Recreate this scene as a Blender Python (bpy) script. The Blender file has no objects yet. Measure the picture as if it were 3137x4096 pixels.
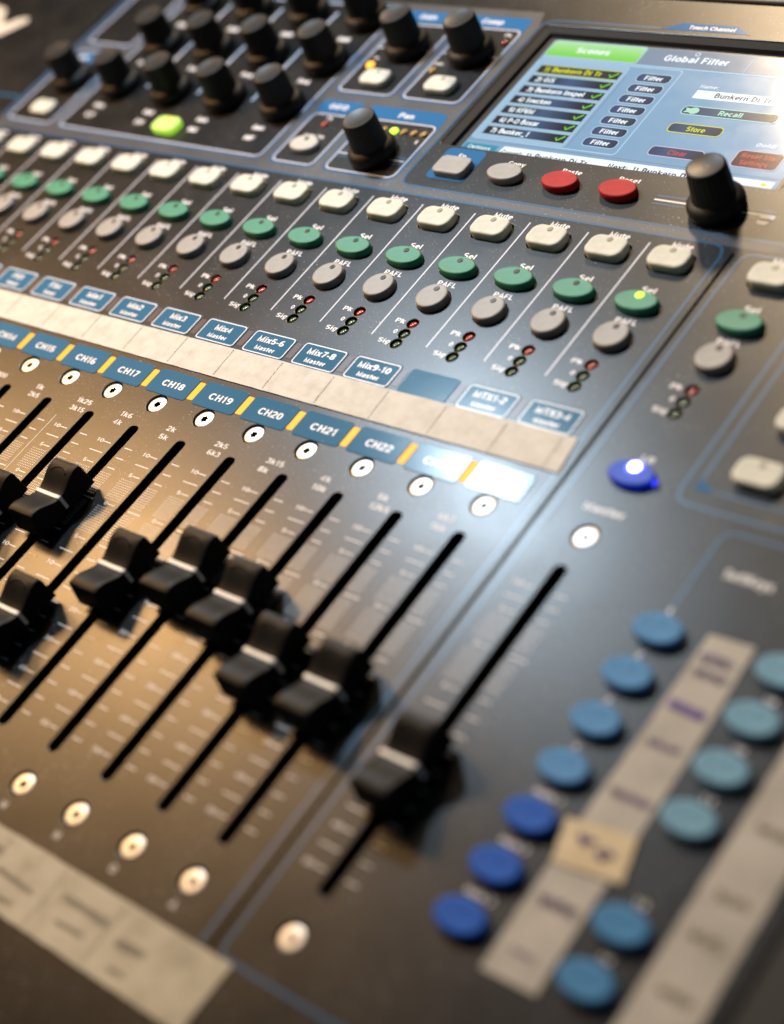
import bpy, math, random
from mathutils import Matrix, Vector
random.seed(7)
sc = bpy.context.scene
COL = sc.collection
S = 0.0011            # one drawing unit = 1.1 mm
PI = math.pi
# ------------------------------------------------------------------ camera
CAMP = (236.7604, -164.3484, 273.6528)
RX = (0.7379987, 0.5745035, -0.3539826)
RD = (0.2419233, -0.7149562, -0.6559807)
RF = (-0.6299452, 0.3984763, -0.6666226)
cd = bpy.data.cameras.new('camera'); cam = bpy.data.objects.new('camera', cd); COL.objects.link(cam)
cam.matrix_world = Matrix(((RX[0], -RD[0], -RF[0], CAMP[0]*S), (RX[1], -RD[1], -RF[1], CAMP[1]*S),
                           (RX[2], -RD[2], -RF[2], CAMP[2]*S), (0, 0, 0, 1)))
cd.sensor_fit = 'HORIZONTAL'; cd.sensor_width = 24.0; cd.lens = 51.4
cd.clip_start = 0.02; cd.clip_end = 60
cd.dof.use_dof = True; cd.dof.focus_distance = 474*S; cd.dof.aperture_fstop = 4.7
sc.camera = cam
# ------------------------------------------------------------------ world, lamps, exposure
w = bpy.data.worlds.new('World'); sc.world = w; w.use_nodes = True
w.node_tree.nodes['Background'].inputs[0].default_value = (0.72, 0.84, 1.0, 1)
w.node_tree.nodes['Background'].inputs[1].default_value = 0.055
def lamp(name, pos, tgt, power, color, size):
    l = bpy.data.lights.new(name, 'AREA'); l.shape = 'DISK'; l.size = size; l.energy = power; l.color = color
    o = bpy.data.objects.new(name, l); COL.objects.link(o)
    p = Vector(pos)*S; o.location = p
    o.rotation_euler = (Vector(tgt)*S-p).to_track_quat('-Z', 'Y').to_euler()
    return o
lamp('cool_lamp', (-300, 236, 342), (-20, 10, 0), 2.25, (0.68, 0.85, 1.0), 0.045)
lamp('warm_lamp', (-468, 118, 368), (-60, -20, 0), 2.05, (1.0, 0.57, 0.23), 0.075)
lamp('rear_warm_lamp', (-740, 1470, 1010), (40, 225, 0), 1.7, (1.0, 0.74, 0.46), 0.30).data.spread = math.radians(42)
lamp('left_warm_lamp', (-850, 130, 480), (-150, -40, 0), 3.6, (1.0, 0.57, 0.23), 0.20)
sc.view_settings.view_transform = 'Standard'; sc.view_settings.look = 'None'
sc.view_settings.exposure = 0; sc.view_settings.gamma = 1
sc.view_settings.use_curve_mapping = False

# ------------------------------------------------------------------ materials
def mat(name, col, rough=0.5, spec=0.5, emit=None, es=0.0, metal=0.0, coat=0.0, sub=0.0):
    m = bpy.data.materials.new(name); m.use_nodes = True
    b = m.node_tree.nodes['Principled BSDF']
    b.inputs['Base Color'].default_value = (*col, 1); b.inputs['Roughness'].default_value = rough
    b.inputs['Specular IOR Level'].default_value = spec; b.inputs['Metallic'].default_value = metal
    if emit: b.inputs['Emission Color'].default_value = (*emit, 1); b.inputs['Emission Strength'].default_value = es
    if coat: b.inputs['Coat Weight'].default_value = coat; b.inputs['Coat Roughness'].default_value = 0.12
    if sub:
        b.inputs['Subsurface Weight'].default_value = sub; b.inputs['Subsurface Radius'].default_value = (0.002, 0.0018, 0.0014)
        b.inputs['Subsurface Scale'].default_value = 0.6
    return m
def nodes(m): return m.node_tree.nodes, m.node_tree.links, m.node_tree.nodes['Principled BSDF']
def tex_noise(m, scale, detail=3, rough=0.5, stretch=None):
    N, L, b = nodes(m)
    tc = N.new('ShaderNodeTexCoord'); n = N.new('ShaderNodeTexNoise')
    n.inputs['Scale'].default_value = scale; n.inputs['Detail'].default_value = detail; n.inputs['Roughness'].default_value = rough
    if stretch:
        mp = N.new('ShaderNodeMapping'); mp.inputs['Scale'].default_value = stretch
        L.new(tc.outputs['Object'], mp.inputs[0]); L.new(mp.outputs[0], n.inputs['Vector'])
    else: L.new(tc.outputs['Object'], n.inputs['Vector'])
    return n
def ramp(m, src, stops):
    N, L, b = nodes(m)
    r = N.new('ShaderNodeValToRGB'); e = r.color_ramp.elements
    e[0].position = stops[0][0]; e[0].color = (*stops[0][1], 1); e[1].position = stops[-1][0]; e[1].color = (*stops[-1][1], 1)
    for p, c in stops[1:-1]:
        x = e.new(p); x.color = (*c, 1)
    L.new(src, r.inputs[0]); return r
def bump(m, src, strength, dist):
    N, L, b = nodes(m)
    u = N.new('ShaderNodeBump'); u.inputs['Strength'].default_value = strength; u.inputs['Distance'].default_value = dist
    L.new(src, u.inputs['Height']); L.new(u.outputs[0], b.inputs['Normal']); return u
def dusty(m, base, dust=(0.42, 0.40, 0.37), amount=0.69, bumpy=0.045, r0=0.36, r1=0.48):
    """base coat with fine texture, smudges in the gloss and small specks of dust"""
    N, L, b = nodes(m)
    sp = tex_noise(m, 1500, 1, 0.4); r = ramp(m, sp.outputs['Fac'], [(amount, (0, 0, 0)), (amount+0.05, (1, 1, 1))])
    cl = tex_noise(m, 55, 4, 0.6); rc = ramp(m, cl.outputs['Fac'], [(0.38, (0, 0, 0)), (0.66, (1, 1, 1))])
    mu = N.new('ShaderNodeMath'); mu.operation = 'MULTIPLY'; L.new(r.outputs[0], mu.inputs[0]); L.new(rc.outputs[0], mu.inputs[1])
    film = N.new('ShaderNodeMath'); film.operation = 'MULTIPLY'; L.new(rc.outputs[0], film.inputs[0]); film.inputs[1].default_value = 0.008
    ad = N.new('ShaderNodeMath'); ad.operation = 'ADD'; ad.use_clamp = True; L.new(mu.outputs[0], ad.inputs[0]); L.new(film.outputs[0], ad.inputs[1])
    mx = N.new('ShaderNodeMix'); mx.data_type = 'RGBA'; mx.inputs['A'].default_value = (*base, 1); mx.inputs['B'].default_value = (*dust, 1)
    L.new(ad.outputs[0], mx.inputs['Factor']); L.new(mx.outputs['Result'], b.inputs['Base Color'])
    sm = tex_noise(m, 28, 5, 0.62); rr = ramp(m, sm.outputs['Fac'], [(0.3, (r0,)*3), (0.7, (r1,)*3)]); L.new(rr.outputs[0], b.inputs['Roughness'])
    g = tex_noise(m, 2600, 2, 0.5); bump(m, g.outputs['Fac'], bumpy, 0.0002)
    return m
M = {}
M['panel'] = dusty(mat('panel_paint', (0.03, 0.03, 0.032), 0.42, 0.42), (0.006, 0.006, 0.0065), r0=0.31, r1=0.365, amount=0.685)
M['gray'] = dusty(mat('gray_print', (0.07, 0.07, 0.075), 0.4, 0.5), (0.05, 0.052, 0.06), bumpy=0.03)
M['tray'] = mat('tray_black', (0.002, 0.002, 0.002), 0.9, 0.05)
M['blueink'] = mat('blue_ink', (0.035, 0.16, 0.38), 0.17, 0.5)
M['blueline'] = mat('blue_line_ink', (0.018, 0.09, 0.21), 0.33, 0.5)
M['white'] = mat('white_ink', (0.85, 0.85, 0.88), 0.35, 0.5)
M['lavender'] = mat('pale_line_ink', (0.62, 0.64, 0.74), 0.35, 0.5)
M['tick'] = mat('scale_ink', (0.74, 0.73, 0.74), 0.4, 0.4)
M['plate'] = dusty(mat('label_film', (0.03, 0.12, 0.26), 0.2, 0.13), (0.045, 0.16, 0.29), amount=0.74, bumpy=0.04, r0=0.16, r1=0.20)
M['gloss'] = mat('bezel_gloss', (0.008, 0.008, 0.009), 0.6, 0.15)
M['mute'] = mat('ivory_rubber', (0.64, 0.65, 0.57), 0.55, 0.4, sub=0.5)
M['green'] = mat('green_rubber', (0.022, 0.25, 0.15), 0.52, 0.5)
M['greyb'] = mat('grey_rubber', (0.30, 0.293, 0.28), 0.52, 0.6)
M['red'] = mat('red_rubber', (0.45, 0.018, 0.02), 0.55, 0.18)
M['sky'] = mat('light_blue_rubber', (0.075, 0.26, 0.55), 0.55, 0.18)
M['royal'] = mat('royal_blue_rubber', (0.0, 0.09, 0.50), 0.55, 0.18)
M['teal'] = mat('pale_teal_rubber', (0.16, 0.35, 0.50), 0.55, 0.18)
M['steel_b'] = mat('steel_blue_rubber', (0.05, 0.22, 0.46), 0.55, 0.18)
for k in ('mute', 'green', 'greyb', 'red', 'sky', 'royal', 'teal', 'steel_b'):
    c = tuple(M[k].node_tree.nodes['Principled BSDF'].inputs['Base Color'].default_value)[:3]
    N, L, b = nodes(M[k])
    n = tex_noise(M[k], 240, 4, 0.6); r = ramp(M[k], n.outputs['Fac'], [(0.35, tuple(x*0.88 for x in c)), (0.7, tuple(min(1, x*1.08+0.006) for x in c))])
    L.new(r.outputs[0], b.inputs['Base Color'])
    g = tex_noise(M[k], 3500, 1); bump(M[k], g.outputs['Fac'], 0.10, 0.0001)
M['ivory_window'] = mat('ivory_led_window', (0.33, 0.32, 0.26), 0.3, 0.5)
M['window'] = mat('led_window', (0.06, 0.06, 0.05), 0.25, 0.5)
M['led_red'] = mat('red_led_lens', (0.30, 0.02, 0.012), 0.22, 0.5)
M['led_green'] = mat('green_led_lens', (0.03, 0.07, 0.03), 0.22, 0.5)
M['led_amber'] = mat('amber_led_lens', (0.35, 0.22, 0.04), 0.25, 0.5)
M['rim'] = mat('led_rim', (0.008, 0.008, 0.008), 0.4, 0.4)
M['amber_on'] = mat('amber_light_on', (0.25, 0.10, 0.01), 0.5, 0.2, (1.0, 0.44, 0.02), 1.35)
M['layer_off'] = mat('layer_light_off', (0.085, 0.055, 0.06), 0.35, 0.4)
M['lime_on'] = mat('lime_led_on', (0.3, 0.6, 0.05), 0.4, 0.4, (0.55, 1.0, 0.03), 2.2)
M['lime_btn'] = mat('lime_lit_button', (0.45, 0.6, 0.2), 0.5, 0.3, (0.42, 0.85, 0.05), 0.75)
M['orange_on'] = mat('orange_led_on', (0.8, 0.3, 0.02), 0.4, 0.4, (1.0, 0.38, 0.02), 2.6)
M['blue_btn'] = mat('blue_lit_button', (0.0, 0.06, 0.40), 0.5, 0.3, (0.0, 0.03, 0.8), 0.22)
M['white_on'] = mat('blue_white_led_on', (0.6, 0.6, 0.9), 0.4, 0.4, (0.62, 0.60, 1.0), 9.0)
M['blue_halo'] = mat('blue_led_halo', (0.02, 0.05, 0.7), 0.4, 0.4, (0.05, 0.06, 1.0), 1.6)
M['screw'] = mat('zinc_screw', (0.62, 0.60, 0.57), 0.46, 0.5, metal=1.0)
M['socket'] = mat('screw_socket', (0.012, 0.011, 0.01), 0.5, 0.3)
M['cap'] = mat('fader_plastic', (0.007, 0.0068, 0.0065), 0.5, 0.16)
n = tex_noise(M['cap'], 90, 4, 0.6); r = ramp(M['cap'], n.outputs['Fac'], [(0.3, (0.46,)*3), (0.75, (0.62,)*3)]); nodes(M['cap'])[1].new(r.outputs[0], nodes(M['cap'])[2].inputs['Roughness'])
M['capline'] = mat('cap_line_paint', (0.88, 0.86, 0.80), 0.45, 0.4)
M['knob'] = mat('knob_rubber', (0.010, 0.010, 0.0105), 0.55, 0.3)
M['knobtop'] = mat('knob_top_rubber', (0.016, 0.0155, 0.015), 0.42, 0.4)
n = tex_noise(M['knobtop'], 260, 4, 0.6); bump(M['knobtop'], n.outputs['Fac'], 0.08, 0.0004)
M['tape'] = mat('cream_tape', (0.62, 0.585, 0.50), 0.55, 0.3)
n1 = tex_noise(M['tape'], 180, 6, 0.68); r1 = ramp(M['tape'], n1.outputs['Fac'], [(0.3, (0.52, 0.50, 0.44)), (0.55, (0.64, 0.62, 0.56)), (0.8, (0.70, 0.68, 0.62))])
nodes(M['tape'])[1].new(r1.outputs[0], nodes(M['tape'])[2].inputs['Base Color']); n2 = tex_noise(M['tape'], 900, 3, 0.6, (1, 2.5, 1)); bump(M['tape'], n2.outputs['Fac'], 0.25, 0.0003)
def tapemat(name, a, b_, c):
    m = mat(name, b_, 0.6, 0.25); n1 = tex_noise(m, 75, 5, 0.6); r1 = ramp(m, n1.outputs['Fac'], [(0.33, a), (0.52, b_), (0.7, c)])
    nodes(m)[1].new(r1.outputs[0], nodes(m)[2].inputs['Base Color']); n2 = tex_noise(m, 500, 3, 0.6); bump(m, n2.outputs['Fac'], 0.3, 0.0004); return m
M['oldtape'] = tapemat('used_masking_tape', (0.36, 0.32, 0.24), (0.50, 0.455, 0.35), (0.56, 0.51, 0.40))
M['sidetape'] = tapemat('side_masking_tape', (0.37, 0.355, 0.32), (0.44, 0.42, 0.38), (0.50, 0.48, 0.43))
M['patch'] = tapemat('yellowed_tape', (0.58, 0.48, 0.30), (0.64, 0.54, 0.36), (0.68, 0.58, 0.40))
M['pencil'] = mat('pencil_mark', (0.20, 0.17, 0.15), 0.6, 0.3)
M['purple'] = mat('purple_marker', (0.07, 0.02, 0.22), 0.5, 0.3)
M['faded'] = mat('faded_purple_marker', (0.27, 0.22, 0.33), 0.5, 0.3)
M['grit'] = mat('faint_pencil', (0.455, 0.41, 0.318), 0.6, 0.3)
M['side'] = mat('black_side_cheek', (0.008, 0.008, 0.008), 0.6, 0.4)
M['table'] = mat('dark_table', (0.05, 0.035, 0.022), 0.5, 0.4)
n = tex_noise(M['table'], 12, 5, 0.6, (1, 8, 1)); r = ramp(M['table'], n.outputs['Fac'], [(0.3, (0.03, 0.02, 0.012)), (0.7, (0.09, 0.06, 0.035))]); nodes(M['table'])[1].new(r.outputs[0], nodes(M['table'])[2].inputs['Base Color'])
M['trim'] = mat('rear_trim_metal', (0.10, 0.09, 0.075), 0.42, 0.5, metal=0.9)
def screenmat(name, col, e=1.0, rough=0.16):
    return mat(name, tuple(c*0.05+0.01 for c in col), rough, 0.5, col, e)
M['s_bg'] = screenmat('screen_blue', (0.27, 0.46, 0.68), 0.82)
M['s_hl'] = screenmat('screen_pale', (0.50, 0.72, 0.90), 0.85)
M['s_list'] = screenmat('screen_list_blue', (0.36, 0.57, 0.76), 0.86)
M['s_dark'] = screenmat('screen_dark', (0.03, 0.05, 0.10), 0.8)
M['s_white'] = screenmat('screen_white', (0.88, 0.95, 1.0), 1.0)
M['s_yellow'] = screenmat('screen_yellow', (0.72, 0.72, 0.01), 0.9)
M['s_green'] = screenmat('screen_green', (0.22, 0.80, 0.03), 0.85)
M['s_mint'] = screenmat('screen_mint', (0.50, 0.88, 0.70), 0.85)
M['s_red'] = screenmat('screen_red', (0.62, 0.10, 0.09), 0.8)
M['s_pink'] = screenmat('screen_pink', (0.70, 0.62, 0.80), 0.8)
M['s_maroon'] = screenmat('screen_maroon', (0.10, 0.02, 0.035), 0.8)
M['s_teal'] = screenmat('screen_teal', (0.05, 0.36, 0.50), 0.8)
M['s_text'] = screenmat('screen_text_black', (0.03, 0.035, 0.07), 0.8)
M['s_tab'] = screenmat('screen_grey_tab', (0.25, 0.33, 0.45), 0.85)
M['s_off'] = mat('screen_unlit_border', (0.012, 0.013, 0.014), 0.34, 0.5)
def grad(name, stops, axis=0, e=0.8):
    """the display shows this as a gradient of light across one field"""
    m = mat(name, (0.02, 0.02, 0.03), 0.16, 0.5, (1, 1, 1), e); N, L, b = nodes(m)
    tc = N.new('ShaderNodeTexCoord'); sp = N.new('ShaderNodeSeparateXYZ'); L.new(tc.outputs['Generated'], sp.inputs[0])
    r = ramp(m, sp.outputs[axis], stops); L.new(r.outputs[0], b.inputs['Emission Color']); return m
D0 = (0.008, 0.012, 0.02); D1 = (0.06, 0.12, 0.24)
M['s_row'] = grad('screen_row', [(0.0, D0), (0.22, (0.012, 0.02, 0.03)), (0.5, D1), (0.85, D0), (1.0, D0)])
M['s_rowsel'] = grad('screen_selected_row', [(0.0, (0.02, 0.02, 0.01)), (0.5, (0.05, 0.06, 0.04)), (1.0, (0.01, 0.01, 0.01))])
M['s_btn'] = grad('screen_button', [(0.0, (0.04, 0.07, 0.16)), (0.35, (0.07, 0.12, 0.22)), (1.0, (0.02, 0.03, 0.06))])
M['s_scenes'] = grad('screen_green_tab', [(0.0, (0.25, 0.80, 0.05)), (0.3, (0.30, 0.85, 0.12)), (1.0, (0.55, 0.95, 0.50))], 1, 0.85)
# display pixels: fine vertical/horizontal structure is below what the lens resolves; only the glass has dust
for k in ('s_bg', 's_tab', 's_list'):
    N, L, b = nodes(M[k]); sm = tex_noise(M[k], 60, 5, 0.65); rr = ramp(M[k], sm.outputs['Fac'], [(0.3, (0.14,)*3), (0.7, (0.20,)*3)]); L.new(rr.outputs[0], b.inputs['Roughness'])

# ------------------------------------------------------------------ mesh helpers
class MB:
    def __init__(s): s.v = []; s.f = []; s.m = []; s.sm = []
    def add(s, vs, fs, mi=0, smooth=False):
        o = len(s.v); s.v += [tuple(p) for p in vs]; s.f += [tuple(o+i for i in f) for f in fs]
        s.m += [mi]*len(fs); s.sm += [smooth]*len(fs)
    def poly(s, pts, z, mi=0): s.add([(x, y, z) for x, y in pts], [range(len(pts))], mi)
    def rect(s, x0, y0, x1, y1, z, mi=0): s.poly([(x0, y0), (x1, y0), (x1, y1), (x0, y1)], z, mi)
    def line(s, a, b, wd, z, mi=0):
        dx, dy = b[0]-a[0], b[1]-a[1]; l = math.hypot(dx, dy) or 1; nx, ny = -dy/l*wd/2, dx/l*wd/2
        s.poly([(a[0]-nx, a[1]-ny), (b[0]-nx, b[1]-ny), (b[0]+nx, b[1]+ny), (a[0]+nx, a[1]+ny)], z, mi)
    def path(s, pts, wd, z, mi=0, closed=False):
        n = len(pts); L = []; R = []
        for i in range(n):
            a = pts[(i-1) % n] if closed or i > 0 else pts[i]; c = pts[(i+1) % n] if closed or i < n-1 else pts[i]
            dx, dy = c[0]-a[0], c[1]-a[1]; l = math.hypot(dx, dy) or 1; nx, ny = -dy/l*wd/2, dx/l*wd/2
            L.append((pts[i][0]+nx, pts[i][1]+ny, z)); R.append((pts[i][0]-nx, pts[i][1]-ny, z))
        k = n if closed else n-1
        s.add(L+R, [(n+i, n+(i+1) % n, (i+1) % n, i) for i in range(k)], mi)
    def stack(s, loops, mi=0, cap0=False, cap1=True, smooth=True, capsmooth=False):
        """loops: list of equal-length lists of 3D points, bottom to top"""
        n = len(loops[0]); vs = [p for l in loops for p in l]
        fs = [(k*n+i, k*n+(i+1) % n, (k+1)*n+(i+1) % n, (k+1)*n+i) for k in range(len(loops)-1) for i in range(n)]
        s.add(vs, fs, mi, smooth)
        if cap1: s.add(loops[-1], [range(n)], mi, capsmooth)
        if cap0: s.add(loops[0], [list(range(n))[::-1]], mi)
    def build(s, name, mats, parent=None, loc=(0, 0, 0)):
        me = bpy.data.meshes.new(name); me.from_pydata([(x*S, y*S, z*S) for x, y, z in s.v], [], s.f)
        for mm in (mats if isinstance(mats, (list, tuple)) else [mats]): me.materials.append(M[mm])
        me.polygons.foreach_set('material_index', s.m); me.polygons.foreach_set('use_smooth', s.sm); me.update()
        o = bpy.data.objects.new(name, me); COL.objects.link(o); o.location = tuple(c*S for c in loc)
        if parent: o.parent = parent
        return o
def ell(cx, cy, a, b, n=40): return [(cx+a*math.cos(2*PI*i/n), cy+b*math.sin(2*PI*i/n)) for i in range(n)]
def rr(x0, y0, x1, y1, r, n=6):
    P = []
    for cx, cy, a0 in ((x1-r, y1-r, 0), (x0+r, y1-r, 90), (x0+r, y0+r, 180), (x1-r, y0+r, 270)):
        for i in range(n+1):
            a = math.radians(a0+90*i/n); P.append((cx+r*math.cos(a), cy+r*math.sin(a)))
    return P
def z3(pts, z): return [(x, y, z) for x, y in pts]
# stroke alphabet in the manner of a grotesque: cap height 1, stroke 0.15
def _A(cx, cy, rx, ry, a0, a1, n=10):
    return [(cx+rx*math.cos(math.radians(a0+(a1-a0)*i/n)), cy+ry*math.sin(math.radians(a0+(a1-a0)*i/n))) for i in range(n+1)]
def _font():
    l, h, x = .075, .925, .665; G = {}
    O = lambda cx, cy, rx, ry: _A(cx, cy, rx, ry, 90, 450, 22)
    bowl = O(.29, .37, .205, .295)
    G['0'] = (.58, [O(.29, .5, .205, .425)]); G['1'] = (.42, [[(.07, .76), (.17, .80), (.25, .925), (.25, 0)]])
    G['2'] = (.56, [_A(.27, .69, .2, .235, 170, -30)+[(.10, .16), (.085, l), (.50, l)]])
    G['3'] = (.56, [_A(.265, .72, .185, .205, 160, -80, 10)+_A(.27, .285, .205, .21, 80, -165, 12)])
    G['4'] = (.58, [[(.54, .26), (.09, .26), (.38, .90), (.38, 0)]])
    G['5'] = (.56, [[(.47, h), (.15, h), (.105, .50)]+_A(.28, .315, .205, .24, 125, -160, 12)])
    G['6'] = (.57, [O(.29, .29, .2, .215), _A(.36, .5, .27, .425, 75, 200, 9)]); G['7'] = (.54, [[(.05, h), (.47, h), (.2, 0)]])
    G['8'] = (.57, [O(.285, .715, .175, .21), O(.285, .28, .205, .205)]); G['9'] = (.57, [O(.28, .71, .2, .215), _A(.21, .5, .27, .425, 20, -105, 9)])
    G['A'] = (.66, [[(.04, 0), (.33, .95), (.62, 0)], [(.16, .29), (.50, .29)]])
    G['B'] = (.64, [[(.12, l), (.12, h), (.34, h)]+_A(.34, .725, .18, .2, 90, -90, 8)+[(.16, .525)], [(.12, l), (.36, l)]+_A(.36, .295, .2, .22, -90, 90, 8)])
    G['C'] = (.68, [_A(.36, .5, .27, .425, 38, 322, 20)]); G['D'] = (.68, [[(.12, l), (.12, h), (.3, h)]+_A(.3, .5, .28, .425, 90, -90, 12)+[(.12, l)]])
    G['E'] = (.60, [[(.55, h), (.12, h), (.12, l), (.56, l)], [(.18, .5), (.5, .5)]]); G['F'] = (.56, [[(.53, h), (.12, h), (.12, 0)], [(.18, .49), (.47, .49)]])
    G['G'] = (.72, [_A(.36, .5, .27, .425, 42, 345, 20)+[(.62, .47), (.38, .47)]]); G['H'] = (.68, [[(.12, 0), (.12, 1)], [(.56, 0), (.56, 1)], [(.19, .5), (.49, .5)]])
    G['I'] = (.26, [[(.13, 0), (.13, 1)]]); G['K'] = (.66, [[(.12, 0), (.12, 1)], [(.58, 1), (.17, .42)], [(.28, .56), (.60, 0)]]); G['L'] = (.54, [[(.12, 1), (.12, l), (.50, l)]])
    G['J'] = (.5, [[(.37, 1), (.37, .3)]+_A(.22, .27, .15, .2, 0, -170, 8)])
    G['M'] = (.80, [[(.12, 0), (.12, .93), (.40, .12), (.68, .93), (.68, 0)]]); G['N'] = (.68, [[(.12, 0), (.12, .93), (.56, .07), (.56, 1)]])
    G['O'] = (.72, [O(.36, .5, .27, .425)]); G['P'] = (.62, [[(.12, 0), (.12, h), (.34, h)]+_A(.34, .69, .2, .235, 90, -90, 10)+[(.19, .455)]])
    G['R'] = (.66, [[(.12, 0), (.12, h), (.36, h)]+_A(.36, .705, .19, .22, 90, -90, 10)+[(.19, .485)], [(.40, .44), (.56, 0)]])
    G['Q'] = (.72, [O(.36, .5, .27, .425), [(.42, .22), (.64, .0)]])
    G['S'] = (.62, [_A(.31, .71, .205, .215, 30, 235, 12)+_A(.31, .285, .215, .215, 55, -150, 12)]); G['T'] = (.58, [[(.02, h), (.56, h)], [(.29, 0), (.29, .85)]])
    G['U'] = (.68, [[(.12, 1), (.12, .3)]+_A(.34, .3, .22, .225, 180, 360, 12)+[(.56, 1)]]); G['V'] = (.62, [[(.03, 1), (.31, .05), (.59, 1)]])
    G['W'] = (.92, [[(.03, 1), (.24, .05), (.46, .9), (.68, .05), (.89, 1)]]); G['X'] = (.62, [[(.05, 0), (.57, 1)], [(.05, 1), (.28, .56)], [(.34, .44), (.57, 0)]])
    G['a'] = (.56, [_A(.28, .5, .18, .17, 160, 0, 8)+[(.46, .12), (.50, .05)], _A(.27, .22, .18, .145, 50, 330, 12)])
    G['b'] = (.58, [[(.1, 0), (.1, 1)], _A(.29, .37, .19, .295, 150, -150, 14)]); G['c'] = (.52, [_A(.29, .37, .205, .295, 45, 315, 16)])
    G['d'] = (.58, [[(.48, 0), (.48, 1)], _A(.29, .37, .19, .295, 30, 330, 14)]); G['e'] = (.56, [[(.15, .37), (.48, .37)]+_A(.29, .37, .205, .295, 0, 310, 18)])
    G['f'] = (.32, [[(.17, 0), (.17, .78)]+_A(.28, .80, .11, .125, 180, 95, 5), [(.03, x), (.11, x)], [(.23, x), (.30, x)]])
    G['g'] = (.58, [_A(.29, .37, .19, .295, 30, 330, 14), [(.48, .74), (.48, -.05)]+_A(.29, -.02, .19, .18, 0, -160, 9)])
    G['h'] = (.56, [[(.1, 0), (.1, 1)], _A(.28, .48, .175, .185, 160, 0, 8)+[(.455, 0)]]); G['i'] = (.24, [[(.12, 0), (.12, .74)], [(.12, .86), (.12, 1)]])
    G['k'] = (.54, [[(.1, 0), (.1, 1)], [(.47, .74), (.16, .34)], [(.25, .45), (.49, 0)]]); G['l'] = (.24, [[(.12, 0), (.12, 1)]])
    G['m'] = (.84, [[(.1, 0), (.1, .74)], _A(.25, .5, .15, .165, 160, 0, 8)+[(.4, 0)], _A(.56, .5, .155, .165, 165, 0, 8)+[(.715, 0)]])
    G['n'] = (.56, [[(.1, 0), (.1, .74)], _A(.28, .48, .175, .185, 160, 0, 8)+[(.455, 0)]]); G['o'] = (.58, [bowl]); G['p'] = (.58, [[(.1, -.27), (.1, .74)], _A(.29, .37, .19, .295, 150, -150, 14)])
    G['q'] = (.58, [[(.48, -.27), (.48, .74)], _A(.29, .37, .19, .295, 30, 330, 14)])
    G['r'] = (.36, [[(.1, 0), (.1, .74)], _A(.32, .42, .2, .245, 165, 92, 6)]); G['s'] = (.52, [_A(.26, .52, .165, .15, 25, 240, 10)+_A(.26, .22, .18, .15, 60, -150, 10)])
    G['t'] = (.31, [[(.16, .94), (.16, .2)]+_A(.27, .19, .11, .12, 180, 265, 5), [(-.03, x), (.09, x)], [(.23, x), (.33, x)]]); G['u'] = (.56, [[(.1, .74), (.1, .26)]+_A(.275, .26, .175, .185, 180, 340, 8), [(.46, .74), (.46, 0)]])
    G['v'] = (.50, [[(.03, .74), (.25, .04), (.47, .74)]]); G['w'] = (.74, [[(.03, .74), (.20, .05), (.37, .68), (.54, .05), (.71, .74)]]); G['x'] = (.50, [[(.04, 0), (.46, .74)], [(.04, .74), (.22, .42)], [(.28, .32), (.46, 0)]])
    G['y'] = (.50, [[(.03, .74), (.255, .06)], [(.47, .74), (.23, -.12), (.17, -.2), (.05, -.2)]])
    G['-'] = (.34, [[(.04, .37), (.30, .37)]]); G['_'] = (.5, [[(0, -.1), (.5, -.1)]]); G[')'] = (.3, [_A(-.1, .42, .27, .62, 55, -55, 8)]); G['('] = (.3, [_A(.4, .42, .27, .62, 125, 235, 8)])
    G[':'] = (.26, [[(.13, 0), (.13, .16)], [(.13, .52), (.13, .68)]]); G[' '] = (.26, [])
    return G
FONT = _font()
def _mitre(pts, wd):
    n = len(pts); closed = abs(pts[0][0]-pts[-1][0])+abs(pts[0][1]-pts[-1][1]) < 1e-6
    if closed: pts = pts[:-1]; n -= 1
    L = []; R = []
    for i in range(n):
        def un(a, b_):
            dx, dy = b_[0]-a[0], b_[1]-a[1]; l = math.hypot(dx, dy) or 1; return dx/l, dy/l
        d0 = un(pts[i-1], pts[i]) if (i > 0 or closed) else un(pts[i], pts[i+1]); d1 = un(pts[i], pts[(i+1) % n]) if (i < n-1 or closed) else d0
        mx, my = -(d0[1]+d1[1]), d0[0]+d1[0]; l = math.hypot(mx, my) or 1; mx /= l; my /= l
        c = max(0.42, mx*-d1[1]+my*d1[0]); k = wd/2/c
        L.append((pts[i][0]+mx*k, pts[i][1]+my*k)); R.append((pts[i][0]-mx*k, pts[i][1]-my*k))
    m_ = n if closed else n-1
    return L+R, [(n+i, n+(i+1) % n, (i+1) % n, i) for i in range(m_)]
_tc = {}
def glyphs(t, bold):
    if (t, bold) in _tc: return _tc[t, bold]
    vs = []; fs = []; x = 0; wd = 0.145+bold*2
    for ch in t:
        w_, st = FONT.get(ch, FONT['o'])
        for k, pts in enumerate(st):
            p, f = _mitre([(a+x, b_) for a, b_ in pts], wd); o = len(vs)
            vs += [(a, b_, 0.006*k) for a, b_ in p]; fs += [tuple(o+i for i in q_) for q_ in f]
        x += w_+0.07
    _tc[t, bold] = (vs, fs); return _tc[t, bold]
def text(mb, t, x, y, cap, wd=None, z=0.05, mi=0, al='l', bold=0.012, sx=0.92):
    vs, fs = glyphs(t, bold)
    if not vs: return
    x0 = min(v[0] for v in vs); x1 = max(v[0] for v in vs)
    k = wd/(x1-x0) if wd else cap*sx; W = (x1-x0)*k
    ox = x-(0 if al == 'l' else W/2 if al == 'c' else W)
    mb.add([(ox+(v[0]-x0)*k, y+v[1]*cap, z+v[2]) for v in vs], fs, mi)
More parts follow.
